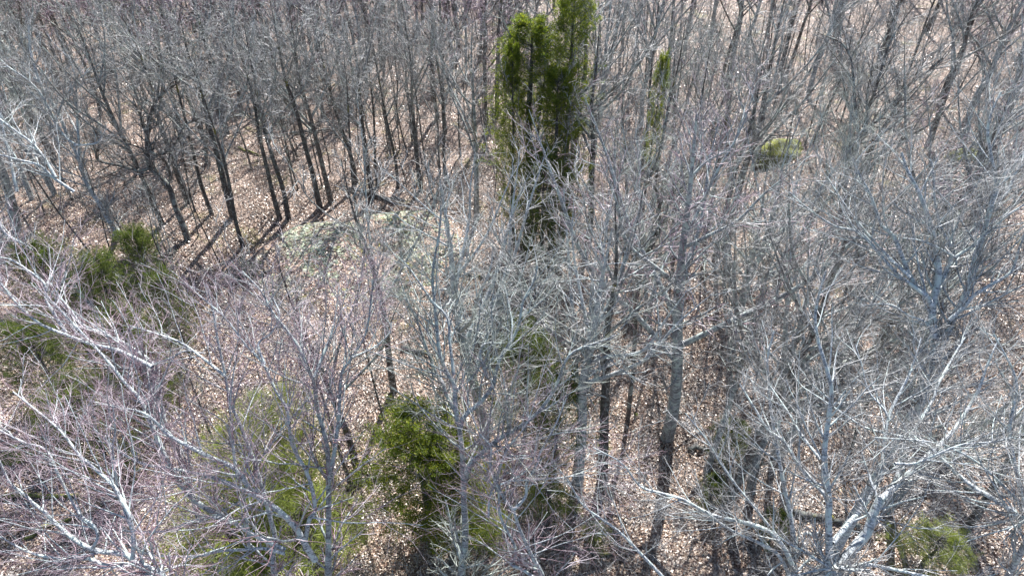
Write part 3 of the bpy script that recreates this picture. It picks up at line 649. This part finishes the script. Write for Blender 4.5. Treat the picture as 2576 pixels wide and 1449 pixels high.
EVH = {'cedar_a': 9.4, 'cedar_b': 10.4, 'cedar_c': 6.0, 'dark': 7.0, 'pine_a': 4.2, 'pine_b': 2.4, 'small': 2.6}
def plant_ever(kind, name, top, Y, label, cat, rz=0.0, wid=1.0, group=None):
    """top: picture point of its tip; Y: forward distance"""
    p = at(top[0], top[1], Y); gz = float(surf_z(p[0], Y)); h = p[2]-gz
    s = h/EVH[kind]; o = root(name, (p[0], Y, gz), rz, 1.0); o.scale = (s*wid, s*wid, s)
    link("trunk", EV[kind][0], o); link("crown", EV[kind][1], o)
    return tag(o, label, cat, group)
PE = plant_ever
PE('cedar_a', 'cedar_tree', (1338, 58), 27.2, 'yellow green cedar with a pointed top, left of the tallest cedar', 'cedar tree', 0.5, 1.15)
PE('cedar_b', 'cedar_tree', (1447, -25), 27.5, 'tallest cedar, narrow dark green crown reaching the top of the picture', 'cedar tree', 2.0, 0.8)
PE('cedar_a', 'cedar_tree', (1290, 125), 26.4, 'shorter ragged cedar on the left side of the cedar clump', 'cedar tree', 3.3, 0.5)
PE('cedar_a', 'cedar_tree', (1405, 190), 25.8, 'full cedar standing in front between the two tall cedars', 'cedar tree', 4.4, 0.9)
PE('dark', 'cedar_tree', (1370, 400), 24.0, 'low dark evergreen at the foot of the tall cedar clump', 'evergreen tree', 1.4, 0.8)
PE('dark', 'evergreen_tree', (1325, 840), 14.5, 'dark green evergreen right of centre, below the lichened rock', 'evergreen tree', 1.0, 0.8)
PE('dark', 'evergreen_tree', (1410, 960), 13.0, 'dark green evergreen lower right of the central evergreen', 'evergreen tree', 2.2, 0.7)
PE('cedar_c', 'cedar_tree', (1045, 1060), 11.2, 'bright yellow green cedar at the bottom centre beside the straight grey stem', 'cedar tree', 0.2, 1.3)
PE('cedar_c', 'cedar_tree', (1130, 1130), 10.6, 'smaller bright cedar touching the lichened stem', 'cedar tree', 2.2, 1.15)
PE('pine_a', 'young_pine', (670, 1000), 12.6, 'soft light green young pine behind the forked grey limbs', 'pine tree', 0.3, 1.0)
PE('pine_a', 'young_pine', (575, 1100), 11.4, 'soft light green young pine, tallest of the bottom left clump', 'pine tree', 1.4, 1.0)
PE('pine_a', 'young_pine', (650, 1200), 10.2, 'pale green young pine under the spreading tree', 'pine tree', 2.3, 1.1)
PE('pine_b', 'young_pine', (560, 1290), 9.6, 'small pale green pine low at the bottom left', 'pine tree', 0.9, 1.4)
PE('pine_b', 'young_pine', (740, 1290), 9.6, 'small light pine right of the spreading tree stem', 'pine tree', 4.0, 1.3)
PE('dark', 'evergreen_tree', (90, 640), 18.0, 'dark bushy evergreen at the left edge with a pointed green tip', 'evergreen tree', 0.0, 0.75)
PE('dark', 'evergreen_tree', (235, 660), 18.8, 'olive green bushy evergreen second from the left edge', 'evergreen tree', 1.0, 0.8)
PE('dark', 'evergreen_tree', (335, 590), 20.5, 'olive evergreen behind the left evergreen group', 'evergreen tree', 2.6, 0.7)
PE('dark', 'evergreen_tree', (400, 700), 18.2, 'olive evergreen, rightmost of the left evergreen group', 'evergreen tree', 3.6, 0.6)
PE('dark', 'evergreen_tree', (170, 980), 13.2, 'low dark evergreen under the pale limbs at the lower left', 'evergreen tree', 4.1, 0.9)
PE('dark', 'evergreen_tree', (60, 830), 15.0, 'darkest evergreen low at the left edge', 'evergreen tree', 2.0, 0.8)
PE('dark', 'evergreen_tree', (290, 800), 15.4, 'deep green evergreen in front of the left group, behind pale limbs', 'evergreen tree', 5.0, 0.7)
PE('pine_b', 'young_pine', (1600, 1040), 15.8, 'small green pine beside the tall dark trunk', 'pine tree', 1.0, 1.0)
PE('small', 'evergreen_sapling', (1640, 1130), 14.6, 'little evergreen sapling right of the tall dark trunk', 'evergreen sapling', 2.0, 1.1)
PE('pine_b', 'young_pine', (1520, 1110), 14.2, 'small green pine left of the tall dark trunk', 'pine tree', 3.0, 1.1)
PE('small', 'evergreen_sapling', (1850, 1080), 14.0, 'dark evergreen sapling behind the slim grey tree', 'evergreen sapling', 4.0, 1.3)
PE('small', 'evergreen_sapling', (1800, 1210), 12.2, 'small evergreen sapling on the leaves left of the slim grey tree', 'evergreen sapling', 4.0, 0.9)
PE('pine_b', 'young_pine', (2370, 1350), 10.2, 'small bright green pine on the leaves at the bottom right', 'pine tree', 3.0, 1.6)
PE('small', 'evergreen_sapling', (1960, 1300), 10.9, 'low green sapling below the slim grey tree', 'evergreen sapling', 0.4, 1.1)
PE('pine_b', 'young_pine', (1380, 1230), 11.5, 'faint green young pine behind the twisted pale tree', 'pine tree', 0.4, 1.3)
PE('pine_b', 'young_pine', (1230, 1300), 10.4, 'low yellow green pine between the lichened tree and the twisted tree', 'pine tree', 2.4, 1.1)
PE('pine_b', 'young_pine', (1500, 1330), 10.8, 'low green pine near the bottom beside the twisted tree', 'pine tree', 5.4, 1.2)
PE('cedar_b', 'cedar_tree', (1670, 150), 27.0, 'thin faint green cedar veiled by grey twigs right of the tallest cedar', 'cedar tree', 1.2, 0.35)

# ------------------------------------------------------------------ the wood: individual bare trees
ORD = "first second third fourth fifth sixth seventh eighth ninth tenth eleventh twelfth thirteenth fourteenth fifteenth sixteenth seventeenth eighteenth nineteenth twentieth".split()
def project(p):
    q = np.asarray(p)-CAM; z = q@FWD
    return 1288+FPX*q[0]/z, 724.5-FPX*(q@UPV)/z
def zone(px, py):
    if py < 260: row = "far"
    elif py < 640: row = "mid"
    elif py < 1100: row = "near"
    else: row = "front"
    names = {"far": ["at the far upper left", "far behind the crooked dark tree", "far behind the rock outcrop", "far left of the tall cedars", "far right of the tall cedars", "far above the moss boulder", "far behind the leaning trunk", "at the far upper right"],
             "mid": ["around the bluish white tree", "around the crooked dark tree", "behind the rock outcrop", "between the outcrop and cedars", "just right of the cedars", "around the moss boulder", "beside the leaning trunk", "at the right edge midway up"],
             "near": ["among the left evergreens", "right of the left evergreens", "in front of the outcrop", "by the dark central evergreen", "beside the tall straight trunk", "above the slim grey tree", "behind the large pale tree", "at the right edge"],
             "front": ["at the bottom left", "by the light green pines", "by the bright central cedar", "by the twisted pale tree", "below the tall straight trunk", "near the slim grey tree", "near the birch", "at the bottom right"]}
    return names[row][int(np.clip(px/322, 0, 7))]
def woods():
    rng = np.random.default_rng(77); placed = []; out = []
    fixed = [(480, 500), (545, 560), (575, 575), (740, 550), (795, 545), (840, 530), (935, 515), (965, 470), (1010, 470), (1062, 475), (880, 450), (1110, 470), (1440, 545), (1510, 640), (1570, 620), (1795, 640), (1850, 640), (1690, 620), (1745, 600), (1210, 560), (1005, 985), (1440, 1180), (1810, 1280), (1770, 1180),
             (2200, 860), (2280, 980), (1350, 560), (2080, 620), (1650, 560), (640, 600), (700, 570), (890, 1130), (430, 560), (2470, 1430), (1880, 1180)]
    fk = [0, 1, 0, 1, 0, 2, 0, 1, 1, 0, 1, 1, 2, 0, 1, 0, 2, 1, 1, 4, 1, 0, 2, 4, 2, 8, 1, 2, 1, 1, 0, 1, 2, 0, 4]
    for (x, y), k in zip(fixed, fk):
        p = ground_hit(x, y)+np.array([rng.normal()*0.25, rng.normal()*0.9, 0]); p[2] = float(surf_z(p[0], p[1])); placed.append((p[0], p[1])); out.append((p, k, rng.uniform(0.85, 1.0)))
    tries = 0
    while len(out) < 270 and tries < 20000:
        tries += 1
        Y = 13+67*math.sqrt(rng.random()); X = rng.uniform(-1, 1)*(0.86*Y+6)
        px, py = project((X, Y, ground_z(X, Y)))
        if py > 1250: continue
        left = px < 1150
        md = (1.8 if left else 2.3) if Y > 30 else 2.3
        if 560 < px < 1250 and 240 < py < 760 and rng.random() < 0.85: continue       # the opening round the outcrop
        if 1560 < px < 1780 and py > 1150: continue
        if 1840 < px < 2100 and 400 < py < 640: continue
        if px < 420 and 680 < py < 1250: continue
        if 1260 < px < 1520 and 560 < py < 1000: continue
        if 520 < px < 1190 and 560 < py < 1080 and rng.random() < 0.9: continue
        if Y < 24 and rng.random() < 0.35: continue
        if any((X-a)**2+(Y-b)**2 < md*md for a, b in placed): continue
        placed.append((X, Y)); out.append((np.array([X, Y, float(surf_z(X, Y))]), int(rng.choice([0, 1, 2, 3, 4, 5, 6, 7, 8], p=[.12, .12, .12, .12, .13, .1, .09, .1, .1])), rng.uniform(0.82, 1.12)))
    return out
TREES = woods()
def place_trees(lst, templates, name, noun, group, seed):
    rng = np.random.default_rng(seed); by = {}
    recs = []
    for p, k, s in lst:
        px, py = project(p); z = zone(px, py); w = templates[k][2] if len(templates[k]) == 4 else ''
        recs.append([px, p, k, s, z, w])
        by.setdefault((z, w), []).append(recs[-1])
    for (z, w), L in by.items():
        L.sort(key=lambda r: r[0])
        for i, r in enumerate(L):
            if len(L) == 1: r.append(f"{w} {noun} {z}".strip())
            else: r.append(f"{w} {noun} {z}, {ORD[min(i,19)]} from left".strip())
    for px, p, k, s, z, w, lab in recs:
        o = root(name, (p[0], p[1], p[2]), rng.uniform(0, 6.28), s)
        w_ = rng.uniform(0.8, 1.2); o.scale = (s*w_, s*w_, s); o.rotation_euler[0] = rng.normal()*0.03; o.rotation_euler[1] = rng.normal()*0.03
        link("trunk", templates[k][0], o); link("crown", templates[k][1], o)
        tag(o, lab, 'tree' if name == 'bare_tree' else 'sapling', group)
def far_wood():
    rng = np.random.default_rng(31); tr = []; cr = []
    lite = []
    for i in range(4):
        lim = random_limbs(np.random.default_rng(500+i), 10.5, 0.12, 0.45, 8, 0.05)
        Q = 12; P0 = np.stack([catmull(p, Q) for p, r, t in lim]); R0 = np.stack([np.interp(np.linspace(0, 1, Q), np.linspace(0, 1, len(r)), r) for p, r, t in lim])
        r2 = np.random.default_rng(600+i)
        P1, R1 = grow(P0, R0, 14, r2, t0=0.3, ang=(28, 70), lfix=(0.7, 1.9), Q=5, wander=0.25, trop=0.05, rf=0.4, rmin=0.014)
        P2, R2 = grow(P1, R1, 8, r2, t0=0.15, ang=(30, 70), lf=(0.3, 0.6), Q=4, wander=0.25, trop=0.04, rf=0.6, rmin=0.012)
        P2b, R2b = P2, R2
        lite.append((P0, R0, P1, R1, P2b, R2b))
    G = {0: [], 1: [], 2: []}
    n = 0
    while n < 190:
        Y = rng.uniform(36, 86); X = rng.uniform(-1, 1)*(0.8*Y+5)
        if X > 0.02*Y and rng.random() < 0.85: continue
        P0, R0, P1, R1, P2, R2 = lite[rng.integers(0, 4)]; a = rng.uniform(0, 6.28); c_, s_ = math.cos(a), math.sin(a)
        Rm = np.array([[c_, s_, 0], [-s_, c_, 0], [0, 0, 1.0]])*rng.uniform(0.8, 1.05); o_ = np.array([X, Y, float(ground_z(X, Y))])
        tr.append((P0@Rm+o_, R0)); cr.append((P1@Rm+o_, R1, P2@Rm+o_, R2)); n += 1
    cat = np.concatenate
    me = tube_mesh("far_wood", [(cat([q[0] for q in tr]), cat([q[1] for q in tr]), 5, 0), (cat([q[0] for q in cr]), cat([q[1] for q in cr]), 3, 1), (cat([q[2] for q in cr]), cat([q[3] for q in cr]), 3, 1)], [M['brown'], M['twig_red']])
    o = link("far_wood", me); o['kind'] = 'stuff'; o['category'] = 'woods'; o['label'] = 'far mass of bare reddish twigged trees filling the upper edge'
far_wood()
place_trees(TREES, TEMPL, 'bare_tree', 'bare tree', 'bare trees of the spring wood', 5)

BIG = []
def big_templates():
    for i, (H, r0, fork, nl, st, bk, tw, word) in enumerate([(11.0, 0.15, 0.34, 9, 1, 'pale', 'twig_grey', 'wide crowned silvery'), (10.2, 0.13, 0.30, 8, 2, 'grey', 'twig_green', 'lichened twin stemmed'), (11.6, 0.16, 0.38, 9, 1, 'grey', 'twig_red', 'tall mauve twigged'), (9.6, 0.12, 0.28, 8, 2, 'pale', 'twig_grey', 'low forking silvery')]):
        rng = np.random.default_rng(700+i); lim = random_limbs(rng, H, r0, fork, nl, 0.05, spread=0.42, stems=st)
        t, c = build_tree_meshes("bare_tree", lim, rng, M[bk], M[tw], rmin=0.0042, blen=(0.7, 2.3), sides=8, K=(9, 6, 3), trop=0.06, ns=len(lim), wander=0.09, r1=2.4)
        BIG.append((t, c, word, H))
big_templates()
def big_spots():
    L = [(120, 27), (250, 30), (1215, 15), (1500, 13), (1640, 21.5), (1760, 15), (1880, 19),
         (2120, 14), (2180, 20), (2330, 24), (2550, 12), (2480, 29)]
    rng = np.random.default_rng(12); out = []
    for i, (px, Y) in enumerate(L):
        X = at(px, 724, Y)[0]; out.append((np.array([X, Y, float(surf_z(X, Y))]), int(rng.integers(0, 4)), rng.uniform(0.85, 1.05)))
    return out
place_trees(big_spots(), BIG, 'bare_tree', 'tree', 'larger grey trees of the middle wood', 15)

def saplings():
    rng = np.random.default_rng(99); out = []; pl = []
    for _ in range(34):
        p = ground_hit(rng.uniform(560, 1240), rng.uniform(250, 500)); out.append((np.array([p[0], p[1], float(surf_z(p[0], p[1]))]), int(rng.integers(0, 4)), rng.uniform(0.7, 1.2)))
    while len(out) < 298:
        Y = 12+45*rng.random()**0.8; X = rng.uniform(-1, 1)*(0.8*Y+3)
        px, py = project((X, Y, 0))
        if not (0 < px < 2576 and 100 < py < 1449): continue
        if 560 < px < 1180 and 490 < py < 1000 and rng.random() < 0.92: continue
        if px < 430 and 700 < py < 1250 and rng.random() < 0.8: continue
        if any((X-a)**2+(Y-b)**2 < 1.2 for a, b in pl): continue
        pl.append((X, Y)); out.append((np.array([X, Y, float(surf_z(X, Y))]), int(rng.integers(0, 4)), rng.uniform(0.7, 1.1)))
    return out
ST = [(t, c, w, h) for (t, c, h), w in zip(SAPL, ['thin dark', 'tall thin dark', 'short thin brown', 'tall thin brown'])]
place_trees(saplings(), ST, 'sapling', 'sapling', 'thin saplings under the trees', 6)

# ------------------------------------------------------------------ fallen logs and sticks
def log(name, a, b, r, mat, label, cat='log', group=None, seed=0):
    rng = np.random.default_rng(seed)
    A = ground_hit(*a); B = ground_hit(*b); n = 9
    pts = np.array([A+(B-A)*f+np.array([0, 0, 0]) for f in np.linspace(0, 1, n)])
    pts[:, 2] = surf_z(pts[:, 0], pts[:, 1]) + r*0.8 + 0.05; pts[1:-1] += rng.normal(size=(n-2, 3))*0.05
    Rr = r*np.linspace(1, 0.55, n); Rr[0] *= 0.7
    loc = pts[0].copy()
    pts2 = np.vstack([pts[0]-(pts[1]-pts[0])*0.01, pts, pts[-1]+(pts[-1]-pts[-2])*0.01]); Rr = np.concatenate([[0.001], Rr, [0.001]])
    me = tube_mesh(name, [((pts2-loc)[None], Rr[None], 9, 0)], [mat])
    o = link(name, me, loc=[float(q) for q in loc]); return tag(o, label, cat, group)
log("fallen_log", (0, 1255), (200, 1250), 0.09, M['moss'], 'yellow mossy log lying in the shade at the lower left', seed=1)
log("fallen_log", (60, 1360), (260, 1280), 0.07, M['moss'], 'thin mossy log slanting below the first log at the lower left', seed=2)
log("fallen_log", (1990, 1290), (2160, 1330), 0.12, M['dark'], 'dark fallen log on the leaves behind the birch stem', seed=3)
log("fallen_log", (1020, 512), (860, 470), 0.12, M['dark'], 'dark rotten log behind the rock outcrop', seed=4)
log("fallen_log", (1730, 1130), (1800, 1135), 0.1, M['dark'], 'short dark log left of the slim grey tree', seed=5)
log("fallen_branch", (2010, 1352), (2070, 1350), 0.05, M['pale'], 'pale broken branch lying near the foot of the birch', 'branch', seed=6)
log("fallen_branch", (600, 375), (665, 395), 0.07, M['moss'], 'mossy bent branch near the crooked dark tree', 'branch', seed=7)

# ------------------------------------------------------------------ undergrowth nobody could count
def undergrowth():
    rng = np.random.default_rng(55); N = 12500
    Y = 9+62*rng.random(N)**0.85; X = rng.uniform(-1, 1, N)*(0.8*Y+4)
    h, rr = outcrop_h(X, Y); k = rr > 1.0; X, Y = X[k], Y[k]; n = len(X)
    p = np.stack([X, Y, ground_z(X, Y)-0.05], 1); d = norm(np.stack([rng.normal(size=n)*0.25, rng.normal(size=n)*0.25, np.ones(n)], 1))
    L = rng.uniform(0.7, 2.6, n); pts = [p]
    for q in range(6):
        d = norm(d+rng.normal(size=d.shape)*0.1+np.array([0, 0, 0.08])); p = p+d*(L/6)[:, None]; pts.append(p)
    P = np.stack(pts, 1); R = (0.004+0.004*rng.random(n))[:, None]*np.linspace(1.4, 0.5, 7)[None]
    P2, R2 = grow(P, R, 6, rng, t0=0.2, ang=(25, 55), lf=(0.25, 0.5), Q=4, trop=0.08, rf=0.7, rmin=0.0035)
    P3, R3 = grow(P2, R2, 2, rng, t0=0.2, ang=(25, 55), lf=(0.3, 0.6), Q=3, trop=0.05, rf=0.7, rmin=0.003)
    o = link("undergrowth", tube_mesh("undergrowth", [(P, R, 3, 0), (P2, R2, 3, 1), (P3, R3, 3, 1)], [M['brown'], M['twig_grey']]))
    o['kind'] = 'stuff'; o['category'] = 'undergrowth'; o['label'] = 'fine leafless brush growing between the trunks'
undergrowth()
print("POLYS", sum(len(m.polygons) for m in bpy.data.meshes), [(t[2], len(t[1].polygons)) for t in TEMPL])

def deadfall():
    spots = [((1150, 690), (1260, 705), 'dark log lying below the tall cedars'), ((1700, 700), (1830, 690), 'thin dark log behind the tall straight trunk'), ((560, 720), (690, 700), 'dark log just below the rock outcrop on its left'),
             ((2050, 800), (2170, 830), 'dark log under the large pale tree'), ((300, 1350), (430, 1400), 'dark rotten log at the bottom left among pale limbs'), ((1640, 880), (1740, 860), 'short log on the leaves right of the tall straight trunk'),
             ((890, 1220), (1000, 1200), 'dark log left of the bright central cedar'), ((2230, 1180), (2330, 1150), 'dark log behind the birch limbs on the right'), ((1420, 1380), (1540, 1400), 'dark log at the foot of the twisted tree'),
             ((730, 340), (830, 330), 'log among dark trunks behind the outcrop'), ((1560, 430), (1680, 440), 'log lying in the open wood right of the cedars'), ((2150, 560), (2290, 590), 'long dark log behind the leaning trunk'),
             ((1010, 880), (1090, 900), 'short log on the open leaves in front of the outcrop'), ((2420, 1230), (2540, 1250), 'dark log near the right edge below the pale limbs')]
    for i, (a, b, lab) in enumerate(spots):
        log("fallen_log", a, b, 0.07+0.05*((i*37) % 5)/5, M['brown'] if i % 2 else M['dark'], lab, group='fallen logs in the wood', seed=20+i)
deadfall()
